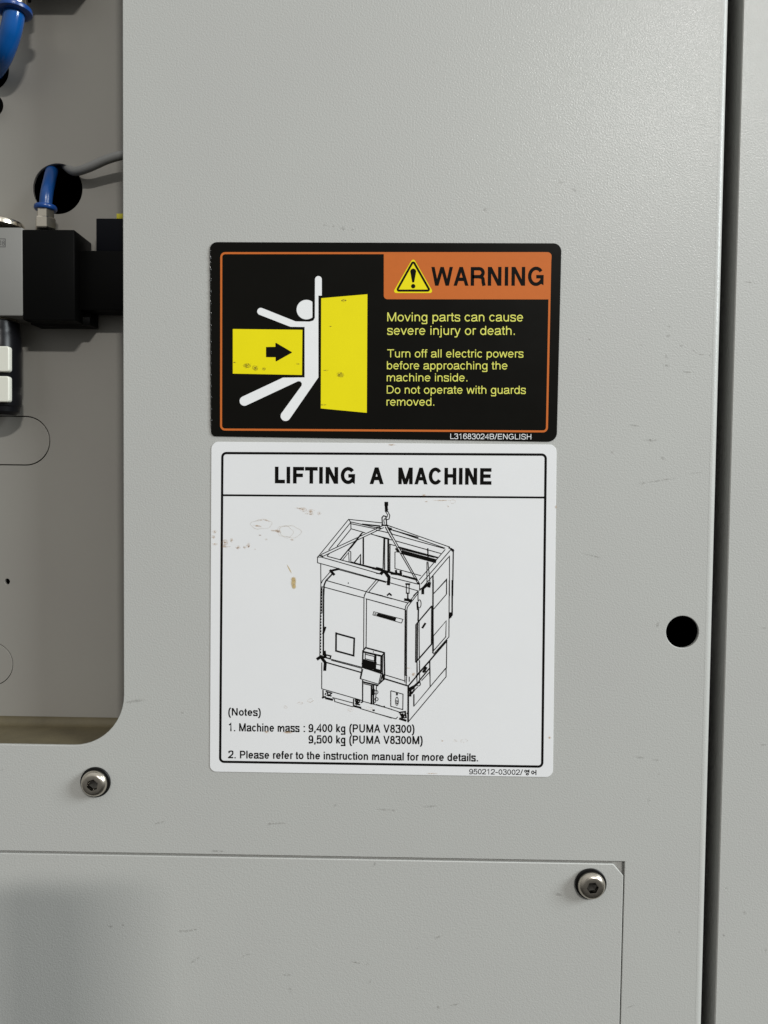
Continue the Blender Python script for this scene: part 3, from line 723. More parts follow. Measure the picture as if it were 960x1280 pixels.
# line drawing of the machine; each tile lists strokes in tenths of a pixel from its own corner
ink = Ink(YL)
TH = 10.5
DRAW = {
 (390, 625): [
  ([(890, 42), (893, 128)], 30), ([(892, 40), (892, 52)], 38), ([(905, 128), (934, 185), (925, 228), (895, 238), (868, 222)], 11), ([(880, 132), (908, 178), (900, 205), (880, 195)], 9),
  ([(845, 292), (840, 212), (858, 190), (885, 196), (893, 245), (896, 300)], 12), ([(868, 286), (862, 238), (876, 224)], 10), ([(840, 300), (905, 306)], 16), ([(880, 60), (905, 112)], 16),
  ([(88, 662), (440, 232), (845, 275)], 10), ([(200, 600), (462, 272)], 0), ([(300, 556), (470, 345)], 0), ([(445, 236), (466, 272), (468, 345)], 0),
  ([(462, 262), (765, 330), (800, 325)], 0), ([(600, 290), (820, 312)], 14), ([(470, 285), (760, 345)], 0), ([(780, 362), (925, 395)], 0), ([(468, 345), (620, 388)], 0), ([(700, 405), (880, 462), (960, 480)], 0),
  ([(108, 655), (850, 308)], 0), ([(132, 676), (862, 330)], 0), ([(88, 662), (134, 676)], 14), ([(180, 672), (212, 640)], 10),
  ([(880, 320), (945, 450)], 0), ([(905, 312), (960, 410)], 0), ([(900, 300), (960, 325)], 0), ([(905, 325), (960, 345)], 0), ([(915, 350), (960, 362)], 0),
  ([(108, 684), (66, 686), (66, 752), (960, 1000)], 10), ([(66, 686), (90, 660)], 0), ([(110, 684), (835, 892)], 0), ([(180, 674), (835, 850)], 11), ([(300, 830), (890, 990)], 9),
  ([(340, 716), (600, 395)], 12), ([(368, 720), (440, 630), (446, 745)], 0), ([(436, 606), (466, 622), (466, 745)], 10), ([(440, 606), (610, 390), (640, 392)], 9), ([(460, 580), (540, 480)], 14),
  ([(510, 748), (584, 655), (582, 768)], 13), ([(612, 450), (612, 772)], 0), ([(620, 450), (620, 772)], 0), ([(862, 460), (852, 830)], 0), ([(870, 460), (874, 830)], 0), ([(914, 466), (914, 856)], 17), ([(938, 525), (936, 850)], 8),
  ([(470, 745), (740, 815)], 14), ([(735, 818), (845, 845)], 24), ([(770, 808), (850, 830)], 12), ([(832, 882), (850, 858), (900, 866)], 30), ([(880, 866), (925, 925), (918, 1008)], 32), ([(900, 860), (960, 880)], 14),
  ([(105, 765), (108, 1150)], 9), ([(225, 850), (318, 828)], 22), ([(222, 848), (262, 892)], 26), ([(215, 866), (126, 968), (112, 1000)], 9), ([(240, 892), (168, 968), (146, 1020), (140, 1150)], 15),
  ([(180, 968), (650, 1100), (852, 1150)], 0), ([(115, 1040), (150, 1046), (530, 1150)], 0), ([(772, 958), (650, 1100), (630, 1150)], 9), ([(800, 966), (684, 1102)], 0), ([(430, 997), (441, 997)], 14), ([(905, 1142), (930, 1122), (952, 1142)], 15)],
 (470, 625): [
  ([(130, 300), (890, 566)], 9), ([(160, 345), (830, 578)], 0), ([(200, 362), (510, 450)], 12), ([(0, 330), (60, 340)], 14), ([(190, 408), (820, 582)], 0), ([(0, 360), (130, 388)], 0), ([(0, 425), (150, 462)], 0), ([(235, 490), (780, 642)], 0),
  ([(160, 528), (230, 548)], 9), ([(270, 565), (735, 690)], 16), ([(280, 585), (700, 690)], 9),
  ([(322, 628), (705, 730)], 40), ([(240, 586), (268, 622)], 18), ([(228, 620), (228, 822), (540, 908)], 8), ([(228, 625), (260, 620)], 8),
  ([(100, 460), (86, 830)], 0), ([(107, 460), (102, 838)], 0), ([(148, 470), (148, 850)], 18), ([(167, 530), (165, 852)], 8),
  ([(112, 328), (496, 992)], 0), ([(136, 322), (524, 1005)], 0), ([(496, 992), (528, 1010)], 13),
  ([(520, 958), (832, 592)], 10), ([(540, 1008), (905, 588)], 0), ([(552, 1060), (876, 680)], 0), ([(870, 572), (928, 596), (920, 1152)], 12), ([(905, 590), (925, 610)], 22), ([(882, 668), (882, 1152)], 10),
  ([(524, 1010), (524, 1085)], 0), ([(622, 578), (626, 735)], 12), ([(612, 600), (632, 604)], 14), ([(612, 740), (612, 985)], 0), ([(624, 740), (648, 985)], 0), ([(642, 1000), (636, 1035)], 30), ([(636, 1002), (580, 1046), (562, 1062), (562, 1118)], 28),
  ([(0, 822), (200, 872)], 16), ([(160, 868), (500, 962)], 13), ([(185, 930), (515, 1012)], 0), ([(0, 945), (512, 1092)], 9), ([(0, 880), (65, 890)], 8), ([(190, 880), (300, 893)], 26), ([(240, 850), (246, 885)], 22), ([(296, 858), (300, 890)], 22), ([(330, 912), (480, 950)], 20),
  ([(62, 880), (88, 856), (120, 862)], 28), ([(110, 862), (156, 930), (150, 1005)], 32),
  ([(366, 1010), (366, 1115)], 8), ([(398, 1010), (398, 1115)], 8), ([(362, 1008), (402, 1010)], 18), ([(364, 1118), (400, 1118)], 12), ([(382, 1118), (382, 1152)], 14),
  ([(684, 905), (684, 1152)], 13), ([(695, 1122), (850, 945), (848, 1130)], 8), ([(512, 1090), (450, 1150)], 12), ([(520, 1085), (545, 1060)], 12)],
 (390, 725): [
  ([(108, 0), (106, 90), (98, 500), (94, 912)], 9), ([(120, 80), (120, 400)], 6), ([(140, 110), (136, 900)], 15), ([(160, 570), (135, 642)], 20),
  ([(150, 86), (630, 216)], 0), ([(650, 145), (630, 180), (624, 220), (620, 832)], 10), ([(655, 225), (650, 810)], 9), ([(645, 224), (960, 312)], 0), ([(665, 145), (960, 226)], 0),
  ([(290, 640), (508, 700), (500, 908), (288, 850), (290, 636)], 17), ([(150, 862), (158, 925)], 28), ([(170, 898), (226, 912), (218, 946), (165, 930), (170, 898)], 14),
  ([(70, 945), (108, 918), (130, 930)], 30), ([(110, 926), (160, 990), (154, 1075)], 30), ([(230, 950), (605, 1048)], 0), ([(230, 962), (600, 1060)], 0), ([(175, 990), (592, 1110)], 13),
  ([(606, 1050), (612, 850), (645, 812), (868, 872), (872, 1140)], 15), ([(620, 862), (832, 912), (830, 1100)], 18), ([(835, 912), (870, 874)], 12), ([(850, 905), (846, 1150)], 9), ([(640, 880), (636, 1040)], 9),
  ([(640, 890), (750, 918), (748, 972), (638, 945)], 9), ([(628, 985), (745, 1015)], 56), ([(630, 1025), (740, 1055)], 36), ([(762, 912), (756, 1080)], 22), ([(770, 1010), (825, 1022)], 10), ([(765, 1075), (820, 1090)], 22), ([(610, 1046), (840, 1122)], 16), ([(730, 1010), (738, 1060)], 6), ([(732, 862), (742, 864)], 12)],
 (390, 800): [
  ([(612, 345), (585, 465), (800, 530), (830, 400)], 10), ([(598, 345), (578, 462), (592, 470)], 9), ([(800, 530), (866, 470), (872, 400)], 13), ([(850, 395), (818, 520)], 12), ([(856, 420), (858, 470)], 22), ([(628, 340), (830, 396)], 9),
  ([(612, 490), (608, 735), (722, 766), (960, 832)], 9), ([(608, 480), (608, 735)], 12), ([(620, 505), (790, 545)], 16), ([(620, 524), (720, 548)], 8), ([(716, 548), (714, 765)], 17), ([(738, 548), (738, 765)], 15), ([(775, 550), (762, 745), (735, 768)], 10), ([(740, 600), (738, 650)], 24),
  ([(118, 270), (117, 585), (605, 726)], 10), ([(132, 600), (134, 700)], 13), ([(128, 692), (158, 682)], 18), ([(165, 616), (245, 640)], 13), ([(180, 628), (200, 668), (232, 642)], 13), ([(176, 662), (236, 672)], 13), ([(165, 636), (158, 660)], 12), ([(170, 698), (242, 716)], 22),
  ([(245, 690), (495, 756)], 8), ([(258, 700), (272, 715), (272, 738), (492, 802)], 9), ([(500, 704), (498, 802)], 12), ([(515, 712), (582, 730)], 12), ([(520, 722), (540, 772), (575, 738)], 14), ([(515, 765), (578, 778)], 14), ([(545, 735), (548, 760)], 20), ([(505, 792), (582, 812)], 20), ([(604, 728), (604, 745), (585, 752)], 12), ([(580, 822), (960, 938)], 9), ([(734, 843), (746, 843)], 17), ([(862, 797), (876, 799)], 14)],
 (470, 725): [
  ([(350, 360), (344, 1150)], 9), ([(371, 350), (366, 1150)], 9), ([(358, 360), (356, 1150)], 5), ([(500, 142), (388, 272), (358, 310), (350, 360)], 10), ([(514, 150), (404, 290), (378, 325), (371, 360)], 9), ([(0, 170), (385, 276)], 0), ([(0, 257), (352, 356)], 0),
  ([(382, 160), (382, 220)], 14), ([(350, 235), (420, 246)], 26), ([(382, 220), (410, 260)], 16), ([(365, 60), (365, 160), (398, 160), (398, 60)], 8), ([(140, 180), (160, 162), (182, 182)], 15),
  ([(505, 128), (505, 250)], 9), ([(496, 270), (502, 350)], 18), ([(510, 340), (506, 495)], 14), ([(670, 310), (485, 530)], 13), ([(481, 530), (478, 990)], 14), ([(478, 988), (670, 766)], 14), ([(671, 310), (668, 766)], 14), ([(500, 515), (496, 965)], 12), ([(518, 500), (520, 945)], 9), ([(560, 570), (590, 524)], 20),
  ([(686, 0), (684, 300), (684, 880)], 14), ([(848, 0), (846, 170), (690, 352)], 8), ([(695, 160), (846, 0)], 8), ([(690, 670), (843, 490), (838, 682), (690, 850)], 8), ([(690, 670), (690, 850)], 8), ([(880, 0), (876, 682), (690, 890)], 8), ([(916, 0), (914, 420), (880, 460)], 14), ([(890, 400), (890, 440)], 26),
  ([(485, 1150), (640, 975), (850, 725)], 15), ([(850, 720), (846, 1060)], 9), ([(645, 970), (648, 1150)], 12), ([(840, 1060), (760, 1150)], 8), ([(494, 985), (496, 1110)], 9), ([(522, 960), (522, 1080)], 8)],
 (470, 800): [
  ([(100, 415), (345, 490)], 8), ([(104, 465), (388, 552)], 14), ([(348, 420), (348, 510)], 9), ([(370, 420), (362, 540)], 9), ([(388, 552), (386, 980)], 17), ([(388, 552), (650, 242), (850, 12)], 14),
  ([(0, 772), (275, 862)], 8), ([(0, 880), (240, 946), (262, 922)], 10), ([(280, 870), (350, 860), (360, 930)], 16), ([(290, 880), (318, 935), (350, 890)], 14), ([(300, 925), (350, 935)], 14), ([(318, 890), (325, 912)], 22), ([(290, 945), (355, 966)], 22), ([(352, 850), (352, 880)], 14), ([(370, 880), (386, 880)], 14),
  ([(386, 984), (842, 440), (842, 338)], 9), ([(456, 650), (456, 795), (650, 562), (840, 335)], 9), ([(455, 650), (455, 795)], 12), ([(648, 250), (650, 560)], 9), ([(850, 20), (846, 335)], 8),
  ([(405, 590), (445, 570)], 36), ([(415, 610), (412, 668)], 22), ([(430, 640), (460, 600)], 18), ([(455, 560), (520, 500)], 22), ([(460, 605), (500, 565)], 10), ([(518, 490), (642, 340)], 13), ([(548, 488), (640, 388)], 8), ([(572, 380), (600, 335)], 26), ([(575, 330), (600, 390)], 12), ([(492, 260), (492, 500)], 9), ([(524, 250), (524, 480)], 9),
  ([(178, 608), (325, 650), (322, 835), (178, 795), (178, 608)], 8), ([(252, 638), (252, 656)], 18), ([(242, 730), (264, 735)], 12), ([(242, 755), (264, 760)], 12), ([(400, 440), (400, 500)], 6), ([(90, 797), (104, 800)], 12)],
}
for (ox, oy), sts in DRAW.items():
    for pts, wd in sts:
        w_ = wd or TH
        if w_ >= 12: w_ *= 1.2
        if w_ >= 18 and pts[0] != pts[-1]:       # blobs and hooks have full ends
            pts = [Vector(q) for q in pts]
            e0 = (pts[0] - pts[1]).normalized() * w_ * .4; e1 = (pts[-1] - pts[-2]).normalized() * w_ * .4
            pts = [pts[0] + e0] + pts[1:-1] + [pts[-1] + e1]
            pts = [(q.x, q.y) for q in pts]
        ink.ribbon([(ox + a / 9.6, oy + b / 9.6) for a, b in pts], max(w_, 10) / 9.6)
O = lambda ox, oy, pts: [(ox + a / 9.6, oy + b / 9.6) for a, b in pts]
for i in range(22):                            # dashed chain down the left post
    y0 = 100 + i * 36
    ink.ribbon(O(390, 725, [(112 - i * .4, y0), (112 - i * .4, y0 + 22)]), 1.2)
ink.ribbon(O(470, 725, circ(522, 285, 20, 18, 0, 48)), 0.9, closed=True)
ink.ribbon(O(470, 800, circ(252, 735, 17, 20, 0, 50)), 0.8, closed=True)
ink.ribbon(O(470, 800, circ(510, 528, 24, 16)), 1.1, closed=True)
ink.ribbon(O(390, 800, circ(770, 626, 23, 16)), 0.8, closed=True)
ink.ribbon(O(390, 800, circ(775, 710, 20, 16)), 0.8, closed=True)
ban = O(390, 725, [(742, 380), (1093, 472), (1075, 516), (732, 418)])
ink.ribbon(ban, 0.8, closed=True)
ink.poly(O(390, 725, [(790, 398), (1012, 456), (1000, 494), (778, 430)]))
ink.text("PUMA", (390 + 748 / 9.6, 725 + 420 / 9.6), (390 + 860 / 9.6, 725 + 452 / 9.6), 2.6, 150)
ink.build('machine_drawing', I_BLACK, ls)

st = Stains(YL - 0.00002)
Q = lambda a, b: (250 + a / 4.174, 540 + b / 4.174)
for a, b, rx, ry in ((130, 577, 3.6, 4), (197, 602, 2.6, 2.2), (252, 592, 2.2, 2.8), (165, 565, 1.8, 2.4), (78, 520, 2.6, 2.0), (70, 548, 1.8, 2), (538, 405, 4.0, 2.6), (578, 416, 4.2, 3.2), (622, 424, 2.6, 1.8), (236, 604, 1.2, 1.4), (78, 585, 2.6, 1.2)):
    x, y = Q(a, b); st.ring(x, y, rx, ry, 0.5); st.patch(x, y, rx * .9, ry * .9)
for a, b, rx, ry, d in ((408, 518, 5.5, 2.6, 15), (385, 515, 5, 1.2, 5), (132, 575, 3, 3.4, 0), (515, 398, 6, 1.1, 8), (300, 490, 7, 1.4, 10), (318, 460, 6, 1.2, -15), (350, 462, 5, 1.2, 20), (345, 560, 2.4, 1.4, 0), (288, 612, 1.6, 1, 0), (480, 562, 3, 1.4, 10), (135, 598, 7, 1.4, 0), (570, 428, 7, 1, 8)):
    x, y = Q(a, b); st.patch(x, y, rx, ry, d)
for x, y, rx, ry in ((580, 926, 4.6, 2.0), (569, 926, 2.4, 1.1), (388, 875.5, 3.6, 2.2), (375, 879, 3, 1.4), (357, 884, 2, 1.6), (438, 887.5, 3.0, 1.6), (462, 885.5, 4.2, 1.6), (566, 627, 3, 2.6)):
    st.ring(x, y, rx, ry, 0.5)
for x, y, rx, ry in ((553, 926, 2, 1.2), (552, 625.5, 13, 1.0), (533, 627, 3, 1), (560, 633, 1.6, 1.4), (334, 915, 4, 2), (360, 915.5, 7, 1.8), (530, 619, 3, 1.4), (687, 922, 2, 2), (540, 967, 9, 1), (490, 556, 6, 1.4), (510, 835, 4, 1.2), (517, 843, 3, 3), (695, 634, 1.5, 3)):
    st.patch(x, y, rx, ry)
st.build('brown_stain', BROWN, ls)
st = Stains(YL - 0.00003)
for x, y, rx, ry, d in ((347.5, 664, 4.5, 1.6, 22), (281.5, 681, 3.4, 1.2, -10), (297, 685, 2.6, .9, -5), (305, 684, 1, 1.6, 0), (311, 683, 1, 1.8, 20), (325, 669, 2, 1, 0)):
    st.patch(x, y, rx, ry, d)
st.build('dark_brown_speck', stain_mat('dark_brown_oil', lin(140, 96, 50), 0.75, 300), ls)
st = Stains(YL - 0.000015)
x, y = Q(488, 785); st.patch(x, y, 4.2, 8.5, 4); st.patch(x + .5, y + 5, 3.4, 4); st.patch(x - .3, y - 4, 4.0, 3.5)
x, y = Q(466, 715); st.patch(x, y, 1.0, 8, -28)
st.build('tan_stain', TAN, ls)
st = Stains(YL - 0.00001)
x, y = Q(470, 520); st.ring(x, y, 12.5, 8.2, 0.6); st.ring(x - 6, y, 9, 8, .4)
x, y = Q(320, 482); st.ring(x, y, 12, 6.5, 0.6)
st.build('dried_ring', stain_mat('pale_tan_ring', lin(170, 145, 105), 0.5, 300, 0.3, 0.6), ls)

# ================================================================== SCREWS
def screw(px, py, turn, label, hr=17.0, wr=19.4):
    c = P(px, py, 0)
    o = empty('socket_screw', c)
    tag(o, label, 'screw', 'button head socket screws')
    M = Matrix.Translation(c) @ Matrix.Rotation(math.pi / 2, 4, 'X') @ Matrix.Rotation(turn, 4, 'Z')
    wm = MB(); R = wr * U
    wm.lathe([(R * .6, 0.0002), (R - .0004, 0.0001), (R, 0.0004), (R, 0.0009), (R - .0003, 0.0012), (R * .6, 0.0012)], M)
    wm.build('washer', RUBBER, o)
    H = hr * U; b0 = 0.0012
    pr = [(H * .5, b0), (H - .0001, b0), (H, b0 + .0002), (H, b0 + .0005)]
    for i in range(1, 11):                       # dome
        t = math.radians(8 + 58 * i / 10)
        pr.append((H * (0.47 + 0.53 * math.cos(t) ** .8), b0 + .0005 + 0.0034 * math.sin(t) ** 1.1))
    rt, ht = pr[-1]
    pr.append((rt - .0004, ht + .0001))
    n = 48
    sk = MB()                                    # dark steep skirt at the foot of the head
    sk.lathe([(H * .5, b0)] + pr[1:6], M, n)
    sk.build('skirt', SKIRT, o, 50)
    hm = MB()
    hm.lathe(pr[5:], M, n)
    rin = 0.0030                                 # hexagon socket sunk into the crown
    def ring(bm, rad, h, hexed):
        vs = []
        for i in range(n):
            a = 2 * math.pi * i / n
            k = rad * (math.cos(math.pi / 6) / math.cos((a % (math.pi / 3)) - math.pi / 6)) if hexed else rad
            vs.append(bm.verts.new(M @ Vector((k * math.cos(a), k * math.sin(a), h))))
        return vs
    def band(bm, A, B):
        for i in range(n):
            j = (i + 1) % n
            bm.faces.new((A[i], A[j], B[j], B[i]))
    band(hm.bm, ring(hm.bm, rt - .0004, ht + .0001, False), ring(hm.bm, rin, ht + .00005, True))
    bmesh.ops.remove_doubles(hm.bm, verts=hm.bm.verts[:], dist=1e-6)
    hd = hm.build('head', STEEL, o, 40)
    sm = MB()
    rb = ring(sm.bm, rin, ht + .00005, True); rc = ring(sm.bm, rin * .95, ht - .0004, True); rd = ring(sm.bm, rin * .95, ht - .0026, True)
    band(sm.bm, rb, rc); band(sm.bm, rc, rd)
    ce = sm.bm.verts.new(M @ Vector((0, 0, ht - .0034)))
    for i in range(n): sm.bm.faces.new((rd[i], rd[(i + 1) % n], ce))
    sm.build('hex_socket', SOCKET, hd, 30)
    return o
screw(120, 977, 0.35, 'round steel socket screw under the rounded corner of the open bay', 16.9, 19.4)
screw(738, 1104, 0.1, 'round steel socket screw in the clipped corner of the access cover', 17.4, 19.8)

# ================================================================== PNEUMATICS IN THE BAY
def pbox(m, x0, y0, x1, y1, ya, yb, bev=0.0):
    """box whose front face (depth ya) covers the given pixel rectangle"""
    a, b = P(x0, y1, ya), P(x1, y0, ya)
    m.box((a.x, ya, a.z), (b.x, yb, b.z), bev)
VR = Matrix.Identity(4)
YF = 0.012
va = empty('air_valve', P(28, 400, YP))
tag(va, 'air valve with silver body and black block under the thin blue hose', 'air valve')
mb = MB(); pbox(mb, -95, 284, 28, 394, YF, YP - .0005, 0.0008); mb.build('valve_body', SILVER, va)
mb = MB(); q = P(-2, 284, YF + .011)
mb.lathe([(0, .0026), (.0115, .0026), (.0125, .002), (.0128, .001), (.0128, -.0005), (0, -.0005)], Matrix.Translation(q))
mb.build('cap', NICKEL, va)
ink = Ink(YF - 0.00006)
ink.ribbon([(-6, 298.4), (6.6, 298.6), (6.6, 308.6), (-6, 308.4)], 0.8)
ink.ribbon(circ(4.2, 302.2, 1.3, 10), 0.6, closed=True); ink.ribbon(circ(4.2, 305.2, 1.5, 10), 0.6, closed=True); ink.ribbon([(-5, 301), (1, 301), (1, 306), (-5, 306)], 0.6)
ink.build('emblem', mat('grey_engraving', lin(70, 70, 70), 0.6), va)
mb = MB(); pbox(mb, 28.3, 287, 93, 400, YF, YP - .0006, 0.0006); mb.build('solenoid_block', BLACKP, va)
mb = MB(); pbox(mb, 90, 313, 190, 388, 0.0185, YP - .004, 0.0012); mb.build('coil', BLACKP, va)
mb = MB(); pbox(mb, 120, 273, 190, 314, 0.021, YP - .003, 0.0005)
cn = mb.build('connector', NAVY, va)
mb = MB(); pbox(mb, 145.5, 267, 178, 274, 0.023, YP - .006, 0.0002); mb.build('yellow_label', YLAB, cn)
mb = MB(); pbox(mb, 93, 386, 114, 404, 0.024, YP - .001, 0.0005); pbox(mb, 38, 396, 112, 405.5, 0.022, YP - .0012, 0.0004); mb.build('mounting_foot', BLACKP, va)
mb = MB(); q = P(93.5, 383, 0.018)
mb.lathe([(0, .0012), (.0013, .001), (.0016, .0004), (.0016, -.004)], Matrix.Translation(q) @ Matrix.Rotation(math.pi / 2, 4, 'X'), 20); mb.build('clamp_screw', STEEL, va)
q = P(57, 287, 0.0225)
q1 = P(57, 263, 0.0225)
hh = q1.z - q.z
mb = MB(); M = Matrix.Translation(q)
mb.lathe([(.0032, -.0003), (.0050, -.0002), (.0053, .0004), (.0053, hh * .52), (.0049, hh * .58), (0.0045, hh * .60), (.0045, hh), (.003, hh)], M, 6)
mb.build('hose_fitting', NICKEL, va, 20)
mb = MB(); M = Matrix.Translation(q1)
mb.lathe([(.0036, -.0002), (.0053, 0), (.0057, .0006), (.0057, .0018), (.0053, .0024), (.0036, .0025)], M)
mb.build('release_collar', BLUE2, va)
hs = MB()
hs.tube([P(57, 268, .0225), P(57, 258, .0225), P(58.5, 242, .0235), P(61.5, 228, .029), P(64, 217, .036), P(67, 208, .046), P(71, 199, .062)], .0032)
tag(hs.build('thin_air_hose', mat('shaded_blue_hose', lin(14, 66, 128), 0.3)), 'thin blue air hose rising from the valve fitting into the round black hole', 'air hose')  # blue darkened against the thick hose: shade of the bay put into the colour
cb = MB()
cb.tube([P(70, 200, .060), P(80, 206, .044), P(89, 213, .0345), P(97, 214, .029), P(112, 209, .0255), P(135, 199, .0235), P(160, 193, .023), P(210, 190, .024)], .0023)
tag(cb.build('grey_cable', CABLE), 'grey round cable bending out of the black hole to the right', 'cable')
# thick hose and the fitting it hangs from
uv = empty('push_fitting', P(18, 4, .012))
tag(uv, 'nickel push fitting with a wide blue collar at the top left', 'hose fitting')
q = P(18, 9, .013)
mb = MB(); mb.lathe([(.004, -.001), (.0058, -.0008), (.0062, .0004), (.0062, .0090), (.0056, .0092), (.0056, .014)], Matrix.Translation(q), 40); mb.build('sleeve', NICKEL, uv)
mb = MB(); mb.lathe([(.0050, -.0035), (.0068, -.0036), (.0084, -.0028), (.0086, -.0018), (.0084, -.0008), (.005, -.0006)], Matrix.Translation(q)); mb.build('release_collar', BLUE2, uv)
hs = MB()
hs.tube([P(18, 4, .013), P(17, 22, .013), P(12, 44, .0145), P(2, 70, .020), P(-12, 92, .033), P(-24, 104, .055)], .0051, 28)
tag(hs.build('thick_air_hose', BLUE), 'thick glossy blue air hose curving down from the fitting at the top left corner', 'air hose')
# the next valve up: its black block ends just above the frame
vb = empty('air_valve', P(20, -60, YP))
tag(vb, 'black air valve mostly above the frame, over the wide blue collar', 'air valve')
mb = MB(); pbox(mb, -95, -150, 28, -44, YF, YP - .0005, 0.0008); mb.build('valve_body', SILVER, vb)
mb = MB(); pbox(mb, 28.3, -150, 92, -45, YF, YP - .0006, 0.0006); mb.build('solenoid_block', BLACKP, vb)
mb = MB(); q = P(29, -2, .019); mb.lathe([(0, 0), (.0042, 0), (.0046, .0005), (.0046, .018), (0, .018)], Matrix.Translation(q), 6); mb.build('drain_plug', BLACKP, vb, 20)
# black plug at the left edge
mb = MB(); q = P(-10, 132, YP)
mb.lathe([(0, .009), (.0042, .009), (.0048, .0082), (.0050, 0.0), (.0062, 0), (.0062, -.001)], Matrix.Translation(q) @ Matrix.Rotation(math.pi / 2, 4, 'X'))
tag(mb.build('cable_plug', BLACKP), 'black round plug on the back plate, cut by the left photo edge', 'plug')
# filter bowl with two sight windows
fb = empty('filter_bowl', P(0, 522, .022))
tag(fb, 'glossy black filter bowl with two cream sight windows below the silver valve body', 'filter bowl')
a = P(25, 520, .022); b = P(0, 402, .022)
hgt = b.z - a.z; rr = (a.x - b.x)
mb = MB()
mb.lathe([(0, 0), (rr * .7, .0003), (rr * .9, .002), (rr * .93, .0045), (rr * .98, .005), (rr, .0065), (rr, hgt * .22), (rr * .95, hgt * .24), (rr * .95, hgt * .30), (rr, hgt * .32), (rr, hgt * .84), (rr * .96, hgt * .86), (rr * .96, hgt * .9), (rr * .93, hgt * .985), (rr * .86, hgt), (0, hgt)], Matrix.Translation((b.x, .022, a.z)), 56)
mb.build('bowl_guard', GLOSSB, fb)
mb = MB()
mb.lathe([(rr * .80, hgt + .0001), (rr * .86, hgt + .0008), (rr * .92, hgt + .0001), (rr * .86, hgt - .0004)], Matrix.Translation((b.x, .022, a.z)), 56); mb.build('bowl_rim', NICKEL, fb)
yw = .022 - rr - .0004
for y0, y1 in ((432.5, 464.5), (470, 502.5)):
    lp = px2xz(rrect([(-22, y0), (11.2, y0), (11.2, y1), (-22, y1)], 3.4), yw)
    link('sight_window', plate_mesh([lp], yw, .0035, .0006), CREAM, fb)
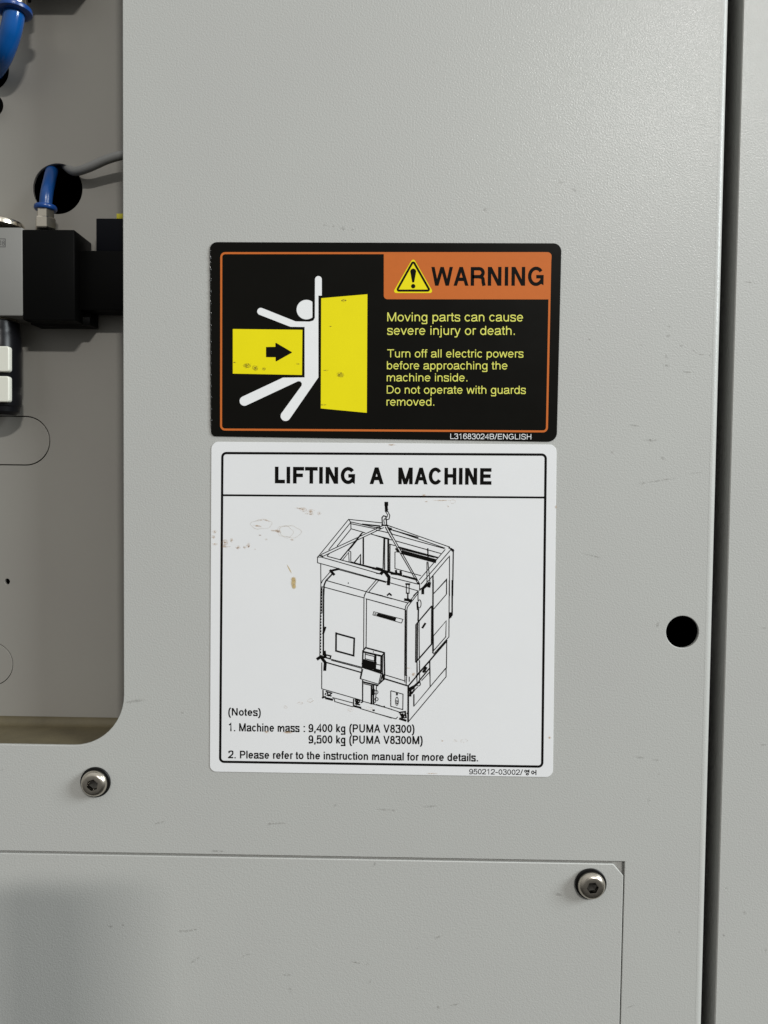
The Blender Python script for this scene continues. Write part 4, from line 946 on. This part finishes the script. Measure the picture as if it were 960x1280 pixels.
# ================================================================== scuffs on the sheet metal
MARKS = ((407, 281, 3, 1.6, 0), (417, 283, 3, 1.4, 0), (428, 285.8, 3.6, 3.2, 0), (428.5, 286.2, 2.6, 2.4, 0), (441, 287, 2.4, 1.6, 0), (701, 228, 6, 2.2, 18), (718, 237.5, 4, 3.4, 30), (607, 262, 4, 2.6, 0), (543, 78, 2, 2, 0), (864, 119, 1.4, 1.4, 0),
 (836, 408, 3, 1.8, 30), (835, 420, 4, 2, 0), (852, 432, 3, 2, 0), (868, 439, 6, 1.5, 40), (877, 443, 5, 1.4, 0), (888, 444, 2.4, 1.6, 0), (833, 446, 4, 2.6, 40), (833, 457, 6, 2, 15), (858, 465, 9, 1.8, 5), (802, 431, 3, 1.6, 0), (737, 424, 2, 2, 0), (816, 390, 3, 1.2, 0),
 (794, 532, 9, 1.6, 8), (814, 550, 13, 1.8, 0), (814, 551, 4, 2.6, 0), (829, 573, 4, 2.4, 40), (803, 604, 5, 2.6, -10), (826, 600.5, 24, 1.6, -9), (870, 591, 10, 1.2, -8), (937, 353, 10, 1.2, 8),
 (738, 694, 14, 1.3, 15), (746, 696, 6, 1.4, 15), (822, 781, 2.6, 5, 15), (800, 947, 8, 1.8, 5), (819, 950, 6, 1.6, 8), (954, 931, 6, 1.2, 0), (955, 785, 5, 1.2, -5),
 (172, 876, 14, 2.4, -3), (161, 878, 5, 2, 0), (199, 1028.5, 9, 1.5, -15), (347, 1029.5, 14, 1.8, -2), (336, 1030, 4, 2.2, 0), (419, 1007, 3, 2, 0), (480, 1012, 13, 1.5, 3), (492, 1012.7, 3, 2, 0), (538, 1008, 12, 1.8, -3), (272, 1064, 14, 1.6, 2), (2, 962, 3, 2, 0), (228, 891, 2, 1.5, 0), (90, 956, 1.5, 2, 0), (811, 1000, 2, 5, 10),
 (468, 1080, 2, 3, 0), (235, 1163.5, 13, 1.8, -4), (226, 1164, 3, 1.8, 0), (245, 1162, 3, 1.6, 0), (244, 1200, 9, 2, -35), (308, 1194, 7, 1.6, -20), (359, 1218.6, 7, 1.5, 0), (363, 1237, 2.4, 5, 0), (445, 1203, 10, 1.6, 12), (458.5, 1205, 3, 2, 20), (462, 1227, 2.6, 4, 25), (549, 1171, 8, 1.7, -25), (548, 1259, 3.4, 2.4, 0), (568, 1256, 8, 1.4, -12), (697, 1118, 8, 2.6, 10), (789, 1258, 8, 1.3, -22), (138, 1158, 4, 2.4, 0), (154, 1156, 2.4, 2.4, 20), (133, 1103, 1.4, 1.6, 0),
 (908, 1110, 2, 2, 0), (931.5, 1141, 3.2, 2.8, 0), (945, 1156, 2, 1.6, 0), (905, 1169, 2, 3, 15), (957, 1188, 2.2, 3, 0))
for par, yy, test in ((fp, -0.00004, lambda x, y: x < 890 and not (y > 1078 and x < 776)), (sd, -0.00004, lambda x, y: x >= 890), (cv, 0.00015, lambda x, y: y > 1078 and x < 776)):
    sc2 = Stains(yy)
    for m_ in MARKS:
        if test(m_[0], m_[1]): sc2.patch(*m_)
    sc2.build('scuff_mark', SCUFF, par)
# ================================================================== the phone that takes the picture; its shadow falls on the cover
ph = empty('smartphone', (-0.05, -D - 0.008, -0.06))
tag(ph, 'dark smartphone held in front of the panel, throwing the soft shadow at the lower left', 'smartphone')
def xzr(x0, x1, z0, z1, r): return rrect([(x0, z0), (x1, z0), (x1, z1), (x0, z1)], r)
px0, px1, pz0, pz1 = -0.052, 0.023, -0.135, 0.024
link('phone_body', plate_mesh([xzr(px0, px1, pz0, pz1, .011)], -D - 0.014, .008, .002), GLOSSB, ph)
link('screen', plate_mesh([xzr(px0 + .003, px1 - .003, pz0 + .003, pz1 - .003, .009)], -D - 0.0145, .0004, 0), mat('dark_glass', (0.01, 0.01, 0.012, 1), 0.08), ph)
link('camera_bump', plate_mesh([xzr(px1 - .034, px1 - .003, pz1 - .036, pz1 - .003, .006)], -D - 0.0062, .002, .0006), BLACKP, ph)
